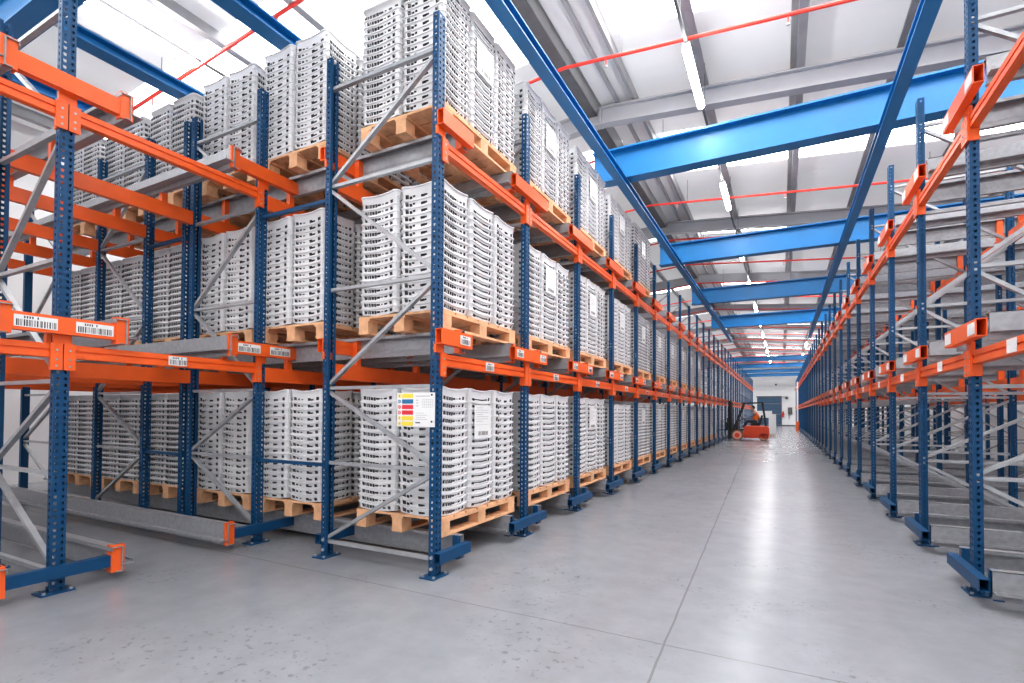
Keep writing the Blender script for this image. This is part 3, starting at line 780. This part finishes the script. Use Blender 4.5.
# ------------------------------------------------------------------ far end of the aisle
# wrapped load on the floor
t = thing('wrapped_load', 'tall white wrapped load on a pallet standing behind the forklift', 'load', (-.50,35.9,0))
for n, me in PP:
    o = obj(n, me, t); o.scale = (.42,.56,.8)
b = MB(); b.box(-.20,.20,-.38,.38,.135,1.36,'white')
for k in range(8): b.box(-.205,.205,-.385,.385,.2+k*.145,.21+k*.145,'crate')
obj('wrap', b, t)
b = MB(); b.box(-2.5,-.05,YE-.06,YE-.01,.02,3.3,'door')
for k in range(8): b.box(-2.5,-.05,YE-.075,YE-.06,.4*k+.1,.4*k+.13,'bar' if k % 3 == 0 else 'sblue')
o = struct('door_1', b)
b = MB(); b.box(-2.5,-.95,YE-.10,YE-.06,.9,1.7,'white'); f = obj('door_panel', b, o)
b = MB(); b.box(-.06,.04,YE-.14,YE-.0,0,3.35,'dark'); b.box(-2.6,.04,YE-.14,YE-.0,3.3,3.4,'dark'); struct('trim_1', b)
b = MB(); b.bar((-.05,YE-.1,3.3),(.5,YE-.1,3.3),.06,.06,'dark'); b.tube((.45,YE-.35,3.05),(.6,YE-.35,3.3),.16,'dark',10); b.bar((.5,YE-.35,3.28),(.5,YE,3.28),.05,.05,'dark')
tag(obj('wall_lamp', b), 'grey lamp on an arm beside the dark door in the end wall', 'lamp')
t = thing('fire_extinguisher', 'red fire extinguisher on the end wall right of the dark door', 'extinguisher', (.16,YE-.15,1.0))
b = MB(); b.tube((0,0,0),(0,0,.5),.11,'red',12); b.tube((0,0,.5),(0,0,.58),.11,'red',12,.04); obj('cylinder_body', b, t)
b = MB(); b.tube((0,0,.58),(0,0,.66),.03,'black',8); b.bar((0,-.02,.66),(.12,-.02,.70),.03,.03,'black'); b.tube((.05,-.03,.62),(.16,-.05,.2),.015,'black',6); obj('valve', b, t)
t = thing('wall_box', 'dark control box with a cable on the end wall', 'box', (.86,YE-.0,1.35))
b = MB(); b.box(-.22,.22,-.2,-.01,0,.75,'dark'); obj('cabinet', b, t); b = MB(); b.tube((-.1,-.06,0),(-.1,-.06,-.6),.03,'dark',8); obj('cable', b, t)
b = MB(); b.tube((-.55,YE-.08,4.7),(-.55,YE,4.7),.12,'dark',10); tag(obj('wall_horn', b), 'small dark round horn high on the end wall', 'horn')
t = thing('guard_column', 'white column with an orange foot guard at the right rack edge far off', 'column', (1.16,47.9,0))
b = MB(); b.box(-.06,.06,-.06,.06,0,4.0,'white'); obj('column_shaft', b, t); b = MB(); b.tube((-.0,-.14,0),(0,-.14,.75),.12,'orange',10); obj('foot_guard', b, t)

# ------------------------------------------------------------------ light, world, camera
w = bpy.data.worlds.new('World'); sc.world = w; w.use_nodes = True
w.node_tree.nodes['Background'].inputs['Color'].default_value = (1,1,1,1); w.node_tree.nodes['Background'].inputs['Strength'].default_value = 2.2
def area(name, loc, rot, sx, sy, power, col=(1,1,1)):
    l = bpy.data.lights.new(name, 'AREA'); l.shape = 'RECTANGLE'; l.size, l.size_y = sx, sy; l.energy = power; l.color = col
    o = bpy.data.objects.new(name, l); C.objects.link(o); o.location = loc; o.rotation_euler = rot; return o
area('added_fill_light', (-2.5,-2.9,4.6), (math.radians(80),0,0), 12, 3, 260)  # added soft fill behind the camera, not a fixture of the hall
S = 2.6
cam = bpy.data.cameras.new('Camera'); co = bpy.data.objects.new('Camera', cam); C.objects.link(co); sc.camera = co
f, cy, yaw, pit, ro = 512.8834, 402.5058, math.radians(27.7176), math.radians(1.0748), math.radians(-.3274)
R0 = Vector((math.cos(yaw),math.sin(yaw),0)); F0 = Vector((-math.sin(yaw),math.cos(yaw),0)); U0 = Vector((0,0,1))
F1 = math.cos(pit)*F0 + math.sin(pit)*U0; U1 = math.cos(pit)*U0 - math.sin(pit)*F0
R2 = math.cos(ro)*R0 - math.sin(ro)*U1; U2 = math.sin(ro)*R0 + math.cos(ro)*U1
co.matrix_world = Matrix(((R2.x,U2.x,-F1.x,0),(R2.y,U2.y,-F1.y,0),(R2.z,U2.z,-F1.z,.5343*S),(0,0,0,1)))
cam.sensor_width = 36; cam.lens = 36*f/1024; cam.shift_y = (cy-341.5)/1024; cam.clip_end = 200; cam.clip_start = .05
sc.view_settings.view_transform = 'Standard'; sc.view_settings.look = 'None'; sc.view_settings.exposure = .05; sc.view_settings.gamma = .92
sc.cycles.use_denoising = True
sc.cycles.max_bounces = 8; sc.cycles.diffuse_bounces = 5; sc.cycles.glossy_bounces = 3; sc.cycles.sample_clamp_indirect = 6
